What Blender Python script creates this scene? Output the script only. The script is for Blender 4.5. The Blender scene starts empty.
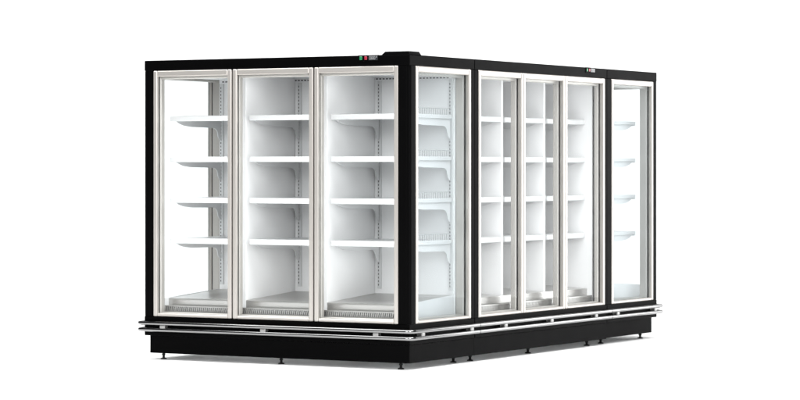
import bpy, bmesh, math, random
from mathutils import Vector, Matrix
random.seed(4)
S = bpy.context.scene
COL = S.collection
PI = math.pi

# ------------------------------------------------------------------ materials
def nmat(name):
    m = bpy.data.materials.new(name); m.use_nodes = True
    nt = m.node_tree
    return m, nt, nt.nodes, nt.links, nt.nodes['Principled BSDF']

def surface(name, col, rough, metal=0.0, spec=0.5, rvar=0.06, cvar=0.04, scale=(6, 6, 6), bump=0.0, coat=0.0):
    """painted / metal surface with a slight procedural unevenness of colour and gloss"""
    m, nt, N, L, b = nmat(name)
    tc = N.new('ShaderNodeTexCoord'); mp = N.new('ShaderNodeMapping')
    mp.inputs['Scale'].default_value = scale
    L.new(tc.outputs['Object'], mp.inputs['Vector'])
    nz = N.new('ShaderNodeTexNoise'); nz.inputs['Scale'].default_value = 1.0
    nz.inputs['Detail'].default_value = 5.0
    L.new(mp.outputs['Vector'], nz.inputs['Vector'])
    mr = N.new('ShaderNodeMapRange')
    mr.inputs['To Min'].default_value = rough - rvar; mr.inputs['To Max'].default_value = rough + rvar
    L.new(nz.outputs['Fac'], mr.inputs['Value']); L.new(mr.outputs['Result'], b.inputs['Roughness'])
    mc = N.new('ShaderNodeMapRange')
    mc.inputs['To Min'].default_value = 1 - cvar; mc.inputs['To Max'].default_value = 1 + cvar
    L.new(nz.outputs['Fac'], mc.inputs['Value'])
    mx = N.new('ShaderNodeVectorMath'); mx.operation = 'SCALE'
    mx.inputs[0].default_value = col
    L.new(mc.outputs['Result'], mx.inputs['Scale']); L.new(mx.outputs['Vector'], b.inputs['Base Color'])
    b.inputs['Metallic'].default_value = metal
    b.inputs['Specular IOR Level'].default_value = spec
    b.inputs['Coat Weight'].default_value = coat
    if bump:
        bp = N.new('ShaderNodeBump'); bp.inputs['Strength'].default_value = bump; bp.inputs['Distance'].default_value = 0.002
        L.new(nz.outputs['Fac'], bp.inputs['Height']); L.new(bp.outputs['Normal'], b.inputs['Normal'])
    return m

M = {}
M['black'] = surface('black_powder_coat', (.0012, .0012, .0013), .46, spec=.018, scale=(9, 9, 9), cvar=.15)
M['kick'] = surface('black_kick_paint', (.0012, .0012, .0013), .5, spec=.018, scale=(7, 7, 7), cvar=.15)
M['rubber'] = surface('black_gasket', (.012, .012, .012), .7, spec=.2)
M['alu'] = surface('satin_aluminium', (.43, .409, .384), .32, metal=.52, scale=(5, 5, 1.5), rvar=.02, cvar=.012)
M['alu_in'] = surface('inner_aluminium', (.47, .45, .425), .40, metal=.40, scale=(5, 5, 1.5), rvar=.02, cvar=.015)
M['white'] = surface('white_enamel', (.60, .605, .61), .38, spec=.4, scale=(3, 3, 3), rvar=.05, cvar=.015)
M['liner'] = surface('pale_liner', (.795, .795, .80), .42, spec=.4, scale=(2, 2, 2), rvar=.06, cvar=.02)
M['steel'] = surface('brushed_steel', (.45, .442, .43), .32, metal=.75, scale=(3, 3, 3), rvar=.03, cvar=.025)
M['bounce_sheet'] = surface('pale_bounce_sheet', (.72, .73, .73), .5, metal=.2, scale=(14, 14, 14), cvar=.06)  # pale sheet for the added light-bouncing lining of the base
M['chrome'] = surface('polished_rail', (.20, .20, .20), .14, metal=1.0, scale=(3, 3, 3), rvar=.03, cvar=.03)
M['clip'] = surface('bright_clip', (.27, .27, .265), .3, metal=.7, scale=(5, 5, 5), rvar=.03, cvar=.02)
M['wire'] = surface('coated_wire', (.40, .405, .41), .4, spec=.4, cvar=.02)
M['slot'] = surface('slot_dark', (.11, .11, .113), .7, spec=.2)

def glass(name, tint, gloss):
    m = bpy.data.materials.new(name); m.use_nodes = True
    nt = m.node_tree; N, L = nt.nodes, nt.links
    for n in list(N): N.remove(n)
    out = N.new('ShaderNodeOutputMaterial'); tr = N.new('ShaderNodeBsdfTransparent'); gl = N.new('ShaderNodeBsdfGlossy')
    tr.inputs['Color'].default_value = (*tint, 1)
    gl.inputs['Roughness'].default_value = 0.0
    # Schlick reflectance that is the same from both sides of the thin pane
    ge = N.new('ShaderNodeNewGeometry'); dt = N.new('ShaderNodeVectorMath'); dt.operation = 'DOT_PRODUCT'
    L.new(ge.outputs['Normal'], dt.inputs[0]); L.new(ge.outputs['Incoming'], dt.inputs[1])
    ab = N.new('ShaderNodeMath'); ab.operation = 'ABSOLUTE'; L.new(dt.outputs['Value'], ab.inputs[0])
    om = N.new('ShaderNodeMath'); om.operation = 'SUBTRACT'; om.inputs[0].default_value = 1; L.new(ab.outputs[0], om.inputs[1])
    p5 = N.new('ShaderNodeMath'); p5.operation = 'POWER'; p5.inputs[1].default_value = 5; L.new(om.outputs[0], p5.inputs[0])
    ml = N.new('ShaderNodeMath'); ml.operation = 'MULTIPLY_ADD'; ml.inputs[1].default_value = .96 * gloss; ml.inputs[2].default_value = .04 * gloss
    L.new(p5.outputs[0], ml.inputs[0])
    mx = N.new('ShaderNodeMixShader')
    L.new(ml.outputs[0], mx.inputs['Fac']); L.new(tr.outputs[0], mx.inputs[1]); L.new(gl.outputs[0], mx.inputs[2])
    L.new(mx.outputs[0], out.inputs['Surface'])
    return m
M['glass'] = glass('door_glass', (.985, .992, .992), .15)
M['side_glass'] = glass('side_glass', (.88, .90, .906), .15)

def lamp_mat(name, col, e):
    m, nt, N, L, b = nmat(name)
    b.inputs['Base Color'].default_value = (*col, 1); b.inputs['Roughness'].default_value = .3
    b.inputs['Emission Color'].default_value = (*col, 1); b.inputs['Emission Strength'].default_value = e
    return m
M['green'] = lamp_mat('green_button', (.008, .16, .058), .03)
M['red'] = lamp_mat('red_button', (.26, .010, .028), .03)
M['digit'] = lamp_mat('display_digit', (.24, .245, .25), .03)
M['screen'] = surface('display_glass', (.02, .022, .025), .15, spec=.5)

# ------------------------------------------------------------------ mesh helpers
class MB:
    def __init__(s): s.bm = bmesh.new()
    def box(s, x0, x1, y0, y1, z0, z1, bev=0.0, mi=0, seg=1):
        t = bmesh.new()
        bmesh.ops.create_cube(t, size=1)
        for v in t.verts:
            v.co = Vector(((x0 + x1) / 2 + v.co.x * (x1 - x0), (y0 + y1) / 2 + v.co.y * (y1 - y0), (z0 + z1) / 2 + v.co.z * (z1 - z0)))
        if bev: bmesh.ops.bevel(t, geom=t.edges[:], offset=bev, segments=seg, affect='EDGES', profile=.5)
        s.merge(t, mi)
        return s
    def merge(s, t, mi=0):
        vm = {}
        for v in t.verts: vm[v] = s.bm.verts.new(v.co)
        for f in t.faces:
            try:
                nf = s.bm.faces.new([vm[v] for v in f.verts]); nf.material_index = mi; nf.smooth = f.smooth
            except ValueError: pass
        t.free()
    def prism(s, pts, axis, a0, a1, bev=0.0, mi=0):
        """outline pts in the plane across `axis`, extruded a0..a1"""
        def P(u, v, a):
            return {'x': (a, u, v), 'y': (u, a, v), 'z': (u, v, a)}[axis]
        t = bmesh.new()
        A = [t.verts.new(P(u, v, a0)) for u, v in pts]; B = [t.verts.new(P(u, v, a1)) for u, v in pts]
        t.faces.new(A[::-1]); t.faces.new(B)
        n = len(pts)
        for i in range(n): t.faces.new((A[i], A[(i + 1) % n], B[(i + 1) % n], B[i]))
        bmesh.ops.recalc_face_normals(t, faces=t.faces[:])
        if bev: bmesh.ops.bevel(t, geom=t.edges[:], offset=bev, segments=1, affect='EDGES')
        s.merge(t, mi)
        return s
    def tube(s, path, r, n=14, mi=0, caps=True):
        t = bmesh.new(); rings = []
        path = [Vector(p) for p in path]
        for i, p in enumerate(path):
            d = (path[min(i + 1, len(path) - 1)] - path[max(i - 1, 0)]).normalized()
            up = Vector((0, 0, 1)) if abs(d.z) < .9 else Vector((1, 0, 0))
            a = d.cross(up).normalized(); b = a.cross(d)
            rings.append([t.verts.new(p + r * (math.cos(2 * PI * k / n) * a + math.sin(2 * PI * k / n) * b)) for k in range(n)])
        for i in range(len(rings) - 1):
            for k in range(n):
                f = t.faces.new((rings[i][k], rings[i][(k + 1) % n], rings[i + 1][(k + 1) % n], rings[i + 1][k])); f.smooth = True
        if caps:
            for rg in (rings[0], rings[-1]): t.faces.new([t.verts.new(v.co) for v in rg])
        bmesh.ops.recalc_face_normals(t, faces=t.faces[:])
        s.merge(t, mi); return s
    def lathe(s, cx, cy, prof, n=16, mi=0):
        t = bmesh.new(); rings = []
        for r, z in prof: rings.append([t.verts.new((cx + r * math.cos(2 * PI * k / n), cy + r * math.sin(2 * PI * k / n), z)) for k in range(n)])
        for i in range(len(rings) - 1):
            for k in range(n):
                f = t.faces.new((rings[i][k], rings[i][(k + 1) % n], rings[i + 1][(k + 1) % n], rings[i + 1][k])); f.smooth = True
        for rg in (rings[0], rings[-1]): t.faces.new([t.verts.new(v.co) for v in rg])
        bmesh.ops.recalc_face_normals(t, faces=t.faces[:])
        s.merge(t, mi); return s
    def build(s, name, mats, parent=None, org=None, T=None):
        if T: bmesh.ops.transform(s.bm, matrix=T, verts=s.bm.verts[:])
        if org is not None: bmesh.ops.translate(s.bm, vec=-Vector(org), verts=s.bm.verts[:])
        bmesh.ops.recalc_face_normals(s.bm, faces=s.bm.faces[:])
        me = bpy.data.meshes.new(name); s.bm.to_mesh(me); s.bm.free()
        for m in (mats if isinstance(mats, (list, tuple)) else [mats]): me.materials.append(M[m] if isinstance(m, str) else m)
        o = bpy.data.objects.new(name, me); COL.objects.link(o)
        if parent is not None: o.parent = parent
        return o

def empty(name, loc, rz, label, cat, group=None):
    o = bpy.data.objects.new(name, None); COL.objects.link(o)
    o.location = loc; o.rotation_euler.z = rz; o.empty_display_size = .2
    o['label'] = label; o['category'] = cat
    if group: o['group'] = group
    return o

def copy_tree(o, parent=None):
    c = o.copy(); COL.objects.link(c)
    if parent is not None: c.parent = parent
    for ch in list(o.children): copy_tree(ch, c)
    return c

# ------------------------------------------------------------------ measures (metres)
H = 2.10
L_END = 2.149           # length of an end cabinet (three doors)
W_END = 0.912           # depth of an end cabinet
D_ALL = 3.94            # whole island along its long side
ZT, ZB = 2.026, 0.3055  # door opening top / bottom
Z_F = 0.168             # bottom of the fascia
Z_K = 0.046             # bottom of the kick plate
SHELF_Z = (1.712, 1.424, 1.137, .850)

# Builder frame for one cabinet front: u along the front to the right, d depth behind the face, z up.
# T maps (u, d, z) to cabinet coordinates.
def frame_ring(mb, u0, u1, z0, z1, d0, d1, l, r, t, b, bev=.003, mi=0):
    """four butted bars of a rectangular frame"""
    mb.box(u0, u0 + l, d0, d1, z0, z1, bev, mi)
    mb.box(u1 - r, u1, d0, d1, z0, z1, bev, mi)
    mb.box(u0 + l + .0004, u1 - r - .0004, d0 + .0006, d1, z1 - t, z1, bev, mi)
    mb.box(u0 + l + .0004, u1 - r - .0004, d0 + .0006, d1, z0, z0 + b, bev, mi)

def make_door(P, org, T, u0, u1, name='door', glass_mat='glass'):
    z0, z1 = ZB, ZT
    m = MB()
    # one profile all round, mitre hidden in the butt joint
    frame_ring(m, u0, u1, z0, z1, -.004, .028, .032, .032, .040, .022, .005)
    door = m.build(name, 'alu', P, org, T)
    g = MB(); g.box(u0 + .031, u1 - .031, .0145, .0155, z0 + .022, z1 - .041)
    gl = g.build('glass_pane', glass_mat, None, org, T); gl.parent = door
    k = MB(); frame_ring(k, u0 + .006, u1 - .006, z0 + .004, z1 - .004, .0285, .0385, .021, .021, .030, .016, 0)
    gk = k.build('gasket', 'rubber', None, org, T); gk.parent = door
    return door

def make_surround(P, org, T, u0, u1, deep=.072, name='inner_frame'):
    """the fixed ribbed frame the door closes on, seen through the glass as a deep reveal"""
    z0, z1 = ZB, ZT
    m = MB()
    frame_ring(m, u0 + .001, u1 - .001, z0 + .002, z1 - .002, .039, deep, .036, .036, .056, .027, .006)
    return m.build(name, 'alu_in', P, org, T)

def make_shelf(P, org, T, u0, u1, zt, d0, d1, guard=()):
    m = MB()
    # sheet with a deep rounded front lip and a shallow rear lip
    pts = [(d0 + .004, zt), (d1, zt), (d1, zt - .020), (d1 - .004, zt - .020), (d1 - .004, zt - .012),
           (d0 + .030, zt - .012), (d0 + .020, zt - .037), (d0 + .004, zt - .037), (d0, zt - .033), (d0, zt - .004)]
    m.prism(pts, 'x', u0, u1)
    m.box(u0, u0 + .003, d0 + .03, d1 - .005, zt - .026, zt - .0125)
    m.box(u1 - .003, u1, d0 + .03, d1 - .005, zt - .026, zt - .0125)
    sh = m.build('shelf', 'white', P, org, T)
    for ub in (u0 + .012, u1 - .012):
        b = MB()
        t0 = zt - .0265
        pr = [(d0 + .03, t0), (d1 - .002, t0), (d1 - .002, zt - .166), (d1 - .020, zt - .158), (d1 - .034, zt - .146), (d1 - .042, zt - .130)]
        for i in range(9):                          # quarter round up to the long flat lower edge
            q = i / 8 * PI / 2
            pr.append((d1 - .105 + .060 * math.cos(q), zt - .120 + .043 * math.sin(q)))
        pr += [(d0 + .24, zt - .074), (d0 + .15, zt - .066), (d0 + .09, zt - .052), (d0 + .055, zt - .036)]
        b.prism(pr, 'x', ub - .003, ub + .003)
        o = b.build('bracket', 'white', None, org, T); o.parent = sh
    for ug in guard:
        w = MB(); h = .042
        y = d0 + .02
        while y < d1 - .02:
            w.tube([(ug, y, zt + .001), (ug, y, zt + h)], .0024, 6)
            y += .031
        w.tube([(ug, d0 + .018, zt + h), (ug, d1 - .02, zt + h)], .0028, 6)
        o = w.build('wire_guard', 'wire', None, org, T); o.parent = sh
    return sh

def make_deck(P, org, T, u0, u1, d1, g0, g1, zf=.428, zr=.466):
    """sloping steel base pan with a folded riser, and the air grille in front of it"""
    m = MB()
    d0 = .150
    pts = [(d1, zr), (d1, zr - .01), (d0 + .012, zf - .075), (d0 + .002, zf - .070), (d0, zf - .010), (d0 + .003, zf - .003), (d0 + .010, zf)]
    m.prism(pts, 'x', u0, u1)
    dk = m.build('deck', 'steel', P, org, T)
    g = MB()
    g.box(g0, g1, .108, .112, .332, .378, 0, 1)
    n = int((g1 - g0) / .0165)
    for i in range(n + 1):
        x = g0 + .004 + (g1 - g0 - .008) * i / n
        g.prism([(x - .0045 - .003, .3405), (x + .0045 - .003, .3405), (x + .0045 + .003, .3695), (x - .0045 + .003, .3695)], 'y', .1035, .1078, 0, 0)
    g.box(g0, g1, .1032, .1078, .331, .340, 0, 0)
    g.box(g0, g1, .1032, .1078, .370, .378, 0, 0)
    g.box(g0, g1, .1125, .149, .370, .3745, 0, 0)
    o = g.build('air_grille', ['steel', 'slot'], None, org, T); o.parent = dk
    return dk

def slots(mb, u, d, z0, z1, pitch=.025, w=.006, h=.013, mi=1):
    z = z0
    while z < z1:
        mb.box(u - w / 2, u + w / 2, d - .0012, d + .002, z, z + h, 0, mi); z += pitch

def make_upright(P, org, T, u, d):
    m = MB(); m.box(u - .014, u + .014, d - .014, d - .0005, .50, 1.955, .001)
    slots(m, u - .005, d - .0142, .52, 1.94)
    return m.build('shelf_upright', ['white', 'slot'], P, org, T)

def make_rails(P, org, pts):
    """two polished bumper tubes following the outline pts (x, y)"""
    for z in (.2575, .2125):
        m = MB(); m.tube([(x, y, z) for x, y in pts], .0142, 16)
        m.build('bumper_rail', 'chrome', P, org)

def round_path(pts, r=.05, n=6):
    out = [pts[0]]
    for i in range(1, len(pts) - 1):
        p, a, b = Vector(pts[i]), Vector(pts[i - 1]), Vector(pts[i + 1])
        d0 = (a - p).normalized(); d1 = (b - p).normalized()
        s, e = p + d0 * r, p + d1 * r
        for k in range(n + 1):
            t = k / n
            q = s * (1 - t) ** 2 + p * 2 * t * (1 - t) + e * t * t
            out.append((q.x, q.y))
    out.append(pts[-1]); return out

def make_rail_bracket(P, org, x, y, nx, ny):
    """small bright clip between the two tubes, nx, ny the outward normal"""
    m = MB()
    T = Matrix.Translation((x, y, 0)) @ Matrix.Rotation(math.atan2(ny, nx), 4, 'Z')
    m.box(-.034, .004, -.018, .018, .226, .244, .003)
    m.box(-.008, .011, -.022, .022, .223, .247, .005, seg=2)
    return m.build('rail_bracket', 'clip', P, org, T)

def make_foot(P, org, x, y):
    m = MB()
    m.lathe(x, y, [(.021, 0), (.023, .003), (.021, .007), (.009, .011), (.009, .075)])
    m.lathe(x, y, [(.014, .028), (.014, .038)], 6)
    return m.build('levelling_foot', 'rubber', P, org)

def make_controls(P, org, T, u, z=2.081, s=1.0):
    m = MB(); m.box(u - .012, u + .150, -.0035, .004, z - .020, z + .020, .0012)
    cp = m.build('control_panel', 'black', P, org, T)
    for k, c in ((0, 'green'), (1, 'red')):
        b = MB(); x = u + .012 + k * .038
        b.box(x - .012 * s, x + .012 * s, -.0075, -.0038, z - .0135 * s, z + .0135 * s, .002)
        b.build('push_button', c, None, org, T).parent = cp
    d = MB(); d.box(u + .072, u + .142, -.0055, -.0038, z - .0145, z + .0145, .001)
    disp = d.build('display', 'screen', None, org, T); disp.parent = cp
    g = MB()
    segs = {'a': (0, 1, 1, 1), 'd': (0, 0, 1, 0), 'g': (0, .5, 1, .5), 'f': (0, .5, 0, 1), 'b': (1, .5, 1, 1), 'e': (0, 0, 0, .5), 'c': (1, 0, 1, .5)}
    for i, ch in enumerate(('abcdef', 'abcdefg', 'abcdef')):
        x0 = u + .079 + i * .0165; w, h = .0105, .017; zb = z - h / 2
        for c in ch:
            a0, b0, a1, b1 = segs[c]
            g.box(x0 + w * a0 - .0014, x0 + w * a1 + .0014, -.0062, -.0056, zb + h * b0 - .0014, zb + h * b1 + .0014)
    g.box(u + .130, u + .137, -.0062, -.0056, z + .003, z + .009)
    g.build('digits', 'digit', None, org, T).parent = disp
    return cp

def make_base(P, org, x0, x1, y0, y1, sides):
    """thin black kick plates hung round a hollow base, with an added pale tray and liners bouncing light underneath (sides: -x, +x, -y, +y)"""
    m = MB(); m.box(x0 + .006, x1 - .006, y0 + .006, y1 - .001, Z_F - .006, Z_F - .0006, 0, 0)
    k = MB(); t = .004
    if sides[2]: k.box(x0, x1, y0, y0 + t, Z_K, Z_F - .0008, .001); m.box(x0 + .007, x1 - .007, y0 + t + .0005, y0 + t + .002, Z_K + .004, Z_F - .0065)
    if sides[0]: k.box(x0, x0 + t, y0 + t + .0004, y1, Z_K, Z_F - .0008, .001); m.box(x0 + t + .0005, x0 + t + .002, y0 + .008, y1 - .002, Z_K + .004, Z_F - .0065)
    if sides[1]: k.box(x1 - t, x1, y0 + t + .0004, y1, Z_K, Z_F - .0008, .001); m.box(x1 - t - .002, x1 - t - .0005, y0 + .008, y1 - .002, Z_K + .004, Z_F - .0065)
    k.build('kick_plate', 'kick', P, org)
    m.build('base_bounce_liner', 'bounce_sheet', P, org)  # unseen pale lining, added to lighten the floor under the cabinet

# ------------------------------------------------------------------ end cabinet
# front on y = 0 facing -y, from x = -L_END to 0; side windows on x = 0 and x = -L_END; depth to y = W_END
def build_end(label):
    org = Vector((-L_END / 2, W_END / 2, 0))
    P = empty('display_freezer', org, 0, label, 'freezer', 'glass fronted freezers joined in one island')
    Lx, W = L_END, W_END
    F0, F1 = -Lx + .0785, -.0870          # door field
    S0, S1 = .0847, .8547                 # right side window
    Q0, Q1 = .0747, .8307                 # left side window (distance from the front)
    I = Matrix.Identity(4)
    # map side faces: u along the face to the right seen from outside, d inwards
    TR = Matrix(((0, -1, 0, 0), (1, 0, 0, 0), (0, 0, 1, 0), (0, 0, 0, 1)))             # x = -d, y = u
    TL = Matrix(((0, 1, 0, -Lx), (-1, 0, 0, 0), (0, 0, 1, 0), (0, 0, 0, 1)))            # x = -Lx + d, y = -u
    # header box (top band and roof)
    m = MB()
    m.box(-Lx, 0, 0, W - .0015, ZT + .0005, H, .006, seg=2)
    m.build('header', 'black', P, org)
    # corner posts
    for (x0, x1, y0, y1) in ((-.0865, 0, 0, .0842), (-Lx, F0 - .0005, 0, Q0 - .0005)):
        pm = MB()
        right = x1 == 0
        if right:
            pm.prism([(x0, y0), (-.026, 0), (-.020, .0035), (-.013, .0035), (-.007, .007), (-.0035, .013), (-.0035, .020), (0, .026), (0, y1), (-.05, y1), (x0, .05)], 'z', ZB - .0005, ZT)
        else:
            pm.prism([(x1, y0), (x1, .05), (x0 + .05, y1), (x0, y1), (x0, .012), (x0 + .004, .004), (x0 + .012, 0)], 'z', ZB - .0005, ZT)
        pm.build('corner_post', 'black', P, org)
    # rear posts beside the joint with the next cabinet
    m = MB(); m.box(-.10, 0, S1 + .0005, W - .0015, ZB - .0005, ZT, .002); m.build('rear_post', 'black', P, org)
    m = MB(); m.box(-Lx, -Lx + .10, Q1 + .0005, W - .0015, ZB - .0005, ZT, .002); m.build('rear_post', 'black', P, org)
    # corner cap plate on the roof above the near corner
    m = MB()
    t = [(-.215, .002), (-.002, .002), (-.002, .165), (-.215, .165)]
    bmv = bmesh.new()
    lo = [bmv.verts.new((x, y, H + .0004)) for x, y in t]
    hi = [bmv.verts.new((max(min(x, -.006), -.190), max(min(y, .140), .006), H + .022)) for x, y in t]
    bmv.faces.new(lo[::-1]); bmv.faces.new(hi)
    for i in range(4): bmv.faces.new((lo[i], lo[(i + 1) % 4], hi[(i + 1) % 4], hi[i]))
    m.merge(bmv); m.build('corner_cap', 'black', P, org)
    # lower body: fascia and kick
    m = MB(); m.box(-Lx, 0, 0, W - .0015, Z_F, ZB - .001, .005, seg=2)
    m.box(-Lx + .05, -.05, -.0025, .001, .188, .191); m.build('fascia', 'black', P, org)
    make_base(P, org, -Lx + .042, -.006, .010, W - .0002, (1, 1, 1, 0))
    # doors
    w = (F1 - F0) / 3
    for k in range(3):
        a, b = F0 + w * k, F0 + w * (k + 1)
        make_door(P, org, I, a + (.0055 if k else 0), b - (.0055 if k < 2 else 0))
        make_surround(P, org, I, a, b)
    # side windows
    for T, u0, u1 in ((TR, S0, S1), (TL, -Q1, -Q0)):
        make_door(P, org, T, u0, u1, 'side_window', glass_mat='side_glass')
        make_surround(P, org, T, u0, u1, .100)
    # liner: back wall, ceiling, floor tray
    yb = .797
    m = MB(); m.box(-Lx + .103, -.103, yb, W - .003, ZB, ZT - .001)
    u = -Lx + .13
    m.box(-Lx + .105, -.105, yb - .006, yb - .0003, 1.955, 1.985)
    while u < -.13:
        m.box(u, u + .017, yb - .0075, yb - .004, 1.966, 1.975, 0, 1); u += .027
    m.build('back_wall', ['liner', 'slot'], P, org)
    m = MB(); m.box(-Lx + .103, -.103, .103, yb - .0065, 1.985, ZT - .0005); m.build('ceiling_panel', 'liner', P, org)
    m = MB(); m.box(-Lx + .103, -.103, .103, yb - .0005, ZB, .3305); m.build('base_tray', 'steel', P, org)
    bays = []
    for k in range(3):
        a, b = F0 + w * k, F0 + w * (k + 1)
        bays.append((a + .016 if k else -Lx + .104, b - .016 if k < 2 else -.104))
    for k in (1, 2):
        x = F0 + w * k
        m = MB(); m.box(x - .015, x + .015, .150, yb - .0068, .3305, 1.9845, .002); m.build('partition', 'liner', P, org)
        m = MB(); m.box(x - .033, x + .033, .0725, .084, ZB + .03, ZT - .05, .002); m.build('mullion', 'alu_in', P, org)
    for k, (a, b) in enumerate(bays):
        make_deck(P, org, I, a, b, yb - .001, a - (.0155 if k else 0), b + (.0155 if k < 2 else 0))
        la, lb = (a + .028 if k else a + .012), (b - .016 if k < 2 else b - .004)
        for z in SHELF_Z:
            make_shelf(P, org, I, la, lb, z, .150, yb - .022, guard=(lb - .012,) if k == 2 else ())
        make_upright(P, org, I, la + .012, yb)
        make_upright(P, org, I, lb - .012, yb)
    # pale panels that close the deck towards the side windows
    for x in (-.1036, -Lx + .1012):
        m = MB(); m.prism([(.1045, .3315), (yb - .001, .3315), (yb - .001, .469), (.156, .4315), (.1045, .4285)], 'x', x, x + .0024)
        m.build('deck_end_panel', 'white', P, org)
    # controls in the header
    make_controls(P, org, I, -.384, s=.85)
    # bumper rails wrap round three sides
    o = .034
    make_rails(P, org, round_path([(-Lx - o, W - .004), (-Lx - o, -o), (o, -o), (o, W - .004)], .045))
    for x in (-1.965, -1.130, -.235): make_rail_bracket(P, org, x, -o, 0, -1)
    for y in (.115, .80): make_rail_bracket(P, org, o, y, 1, 0); make_rail_bracket(P, org, -Lx - o, y, -1, 0)
    for x, y in ((-2.041, .083), (-1.06, .083), (-.108, .075), (-.108, .80), (-2.041, .80), (-1.06, .80)): make_foot(P, org, x, y)
    return P

near = build_end('nearest end freezer, black front with three tall glass doors, left end of island')
far = copy_tree(near)
far.location = (-L_END / 2, D_ALL - W_END / 2, 0); far.rotation_euler.z = PI
far['label'] = 'far end freezer at the right, showing one narrow see-through side window'

# ------------------------------------------------------------------ middle cabinet, doors facing +x
def build_mid(label):
    y0, y1 = W_END + .0015, D_ALL - W_END - .0015
    dep = L_END / 2 - .002
    org = Vector((-dep / 2, (y0 + y1) / 2, 0))
    P = empty('display_freezer', org, 0, label, 'freezer', 'glass fronted freezers joined in one island')
    T = Matrix(((0, -1, 0, 0), (1, 0, 0, 0), (0, 0, 1, 0), (0, 0, 0, 1)))
    D0, D1 = .969, 2.9863
    m = MB(); m.box(-dep, 0, y0, y1, ZT + .0005, H, .004, seg=2); m.build('header', 'black', P, org)
    m = MB(); m.box(-dep, 0, y0, y1, Z_F, ZB - .001, .004, seg=2); m.build('fascia', 'black', P, org)
    make_base(P, org, -dep + .03, -.006, y0 - .0048, y1 + .0012, (0, 1, 0, 0))
    m = MB(); m.box(-.102, 0, y0, D0 - .0005, ZB - .0005, ZT, .002); m.build('post', 'black', P, org)
    m = MB(); m.box(-.102, 0, D1 + .0005, y1, ZB - .0005, ZT, .002); m.build('post', 'black', P, org)
    w = (D1 - D0) / 3
    for k in range(3):
        a, b = D0 + w * k, D0 + w * (k + 1)
        make_door(P, org, T, a + (.003 if k else 0), b - (.003 if k < 2 else 0))
        make_surround(P, org, T, a, b)
    db = .80
    m = MB(); m.box(y0 + .002, y1 - .002, db, dep, ZB, ZT - .001)
    m.box(y0 + .01, y1 - .01, db - .006, db - .0003, 1.955, 1.985)
    u = y0 + .04
    while u < y1 - .04:
        m.box(u, u + .017, db - .0075, db - .004, 1.966, 1.975, 0, 1); u += .027
    m.build('back_wall', ['liner', 'slot'], P, org, T)
    m = MB(); m.box(D0 + .004, D1 - .004, .103, db - .0065, 1.985, ZT - .0005); m.build('ceiling_panel', 'liner', P, org, T)
    m = MB(); m.box(D0 + .004, D1 - .004, .103, db - .0005, ZB, .330); m.build('base_tray', 'steel', P, org, T)
    for a, b in ((y0 + .003, D0 + .0035), (D1 - .0035, y1 - .003)):
        m = MB(); m.box(a, b, .103, db - .0068, .3, ZT - .002); m.build('end_wall', 'liner', P, org, T)
    for k in (1, 2):
        u = D0 + w * k
        m = MB(); m.box(u - .015, u + .015, .170, db - .0068, .3305, 1.9845, .002); m.build('partition', 'liner', P, org, T)
        m = MB(); m.box(u - .033, u + .033, .0725, .084, ZB + .03, ZT - .05, .002); m.build('mullion', 'alu_in', P, org, T)
    for k in range(3):
        a = D0 + w * k + (.016 if k else .005); b = D0 + w * (k + 1) - (.016 if k < 2 else .005)
        make_deck(P, org, T, a, b, db - .001, a - (.0155 if k else 0), b + (.0155 if k < 2 else 0))
        for z in SHELF_Z: make_shelf(P, org, T, a + .010, b - .010, z, .160, db - .022)
        make_upright(P, org, T, a + .022, db); make_upright(P, org, T, b - .022, db)
    m = MB(); m.prism([(.1492, .376), (.1492, .424), (.1475, .429), (.1462, .424), (.1462, .376)], 'x', D0 + .005, D1 - .005)
    m.build('deck_lip', 'steel', P, org, T)
    make_controls(P, org, T, 2.665, s=.8)
    for z in (.2575, .2125):
        m = MB(); m.tube([(.034, y0 + .001, z), (.034, y1 - .001, z)], .0142, 16); m.build('bumper_rail', 'chrome', P, org)
    for y in (1.30, 2.02, 2.76): make_rail_bracket(P, org, .034, y, 1, 0)
    for y in (1.0, 1.88, 2.85):
        make_foot(P, org, -.085, y); make_foot(P, org, -.95, y)
    return P
mid = build_mid('middle freezer of the island, three glass doors side by side on the receding right side')

# slim unseen fill light added in each front bay, behind the right-hand stile, shining across the bay
w_bay = (L_END - .1655) / 3
for k in range(3):
    d = bpy.data.lights.new('bay_fill_light', 'AREA'); d.shape = 'RECTANGLE'; d.size = .02; d.size_y = 1.5
    d.energy = 2.7; d.color = (1, .99, .975)
    o = bpy.data.objects.new('bay_fill_light', d); COL.objects.link(o); o.parent = near
    x = -L_END + .0785 + w_bay * (k + 1) - (.028 if k < 2 else .03)
    o.location = Vector((x, .122, 1.2)) - near.location
    o.rotation_euler = Vector((-.88, .47, 0)).to_track_quat('-Z', 'Y').to_euler()

# ------------------------------------------------------------------ setting: seamless white studio sweep
TH = 0.5233
fwd = Vector((-math.sin(TH), math.cos(TH), 0)); rgt = Vector((math.cos(TH), math.sin(TH), 0))
def studio():
    m, nt, N, L, b = nmat('studio_white')
    tc = N.new('ShaderNodeTexCoord'); nz = N.new('ShaderNodeTexNoise'); nz.inputs['Scale'].default_value = .6
    L.new(tc.outputs['Object'], nz.inputs['Vector'])
    cr = N.new('ShaderNodeMapRange'); cr.inputs['To Min'].default_value = .86; cr.inputs['To Max'].default_value = .88
    L.new(nz.outputs['Fac'], cr.inputs['Value']); L.new(cr.outputs['Result'], b.inputs['Base Color'])
    b.inputs['Roughness'].default_value = .7; b.inputs['Specular IOR Level'].default_value = .1
    return m
M['studio'] = studio()
centre = Vector((-1.07, 1.97, 0))
R = Matrix.Translation(centre) @ Matrix.Rotation(TH, 4, 'Z')
m = MB(); m.box(-14, 14, -5.4, 6.0, -.05, 0)
o = m.build('floor', 'studio', None, None, R); o['kind'] = 'structure'
pts = [(6.0, 0.0)]
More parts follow.
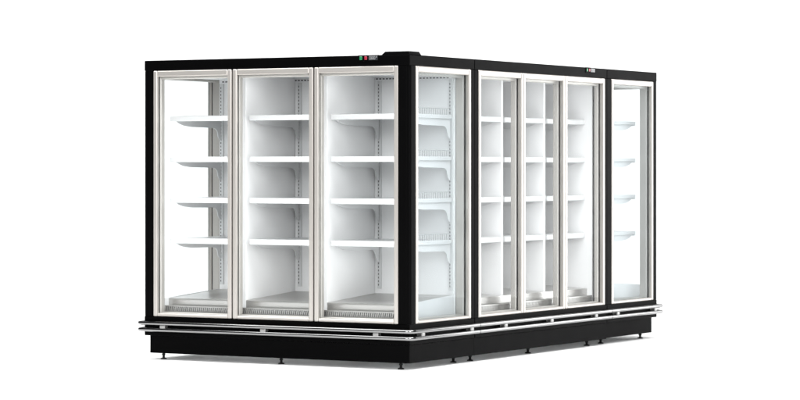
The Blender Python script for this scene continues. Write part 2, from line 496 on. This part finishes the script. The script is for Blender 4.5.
for k in range(1, 13):
    a = k / 12 * PI / 2
    pts.append((6.0 + 2.5 * math.sin(a), 2.5 - 2.5 * math.cos(a)))
pts.append((8.5, 9.0)); 
outer = [(y + .05, z - .05 if z < 2.4 else z) for y, z in pts[::-1]]
m = MB(); m.prism(pts + outer, 'x', -14, 14)
o = m.build('backdrop', 'studio', None, None, R); o['kind'] = 'structure'
for f in o.data.polygons: f.use_smooth = False

# studio lamps
def area(name, loc, target, sx, sy, power, col=(1, 1, 1)):
    d = bpy.data.lights.new(name, 'AREA'); d.shape = 'RECTANGLE'; d.size = sx; d.size_y = sy; d.energy = power; d.color = col
    o = bpy.data.objects.new(name, d); COL.objects.link(o)
    o.location = R @ Vector(loc)
    o.rotation_euler = ((R @ Vector(target)) - o.location).to_track_quat('-Z', 'Y').to_euler()
    return o
area('overhead_softbox', (0, -2.0, 7.5), (0, -2.0, 0), 13, 7.5, 3000)
area('key_softbox', (7.6, 4.2, 2.2), (0.4, 0, .9), 3.2, 4.6, 5.8 * PI * 14.7)
area('fill_softbox', (2.4, -12.5, 4.4), (0, 0, 1.1), 6, 4.5, 8.0 * PI * 27)
area('front_softbox', (-6.2, -11.5, 4.2), (-.6, -1, 1.1), 5, 4.5, 9.0 * PI * 22.5)
w = bpy.data.worlds.new('World'); S.world = w; w.use_nodes = True
bg = w.node_tree.nodes['Background']; bg.inputs['Color'].default_value = (.9, .92, .95, 1); bg.inputs['Strength'].default_value = .05

# ------------------------------------------------------------------ camera
cam = bpy.data.cameras.new('camera'); co = bpy.data.objects.new('camera', cam); COL.objects.link(co)
co.location = -17.865 * fwd - .0623 * rgt + Vector((0, 0, 1.3389))
co.rotation_euler = (PI / 2, 0, TH)
cam.sensor_width = 36; cam.lens = 36 * 2691.7 / 800
cam.shift_y = -(200 - 168.9) / 800
cam.clip_end = 200
S.camera = co
S.view_settings.view_transform = 'Standard'; S.view_settings.look = 'None'
S.view_settings.exposure = 0; S.view_settings.gamma = 1
S.cycles.max_bounces = 12; S.cycles.transparent_max_bounces = 24; S.cycles.diffuse_bounces = 6; S.cycles.glossy_bounces = 6
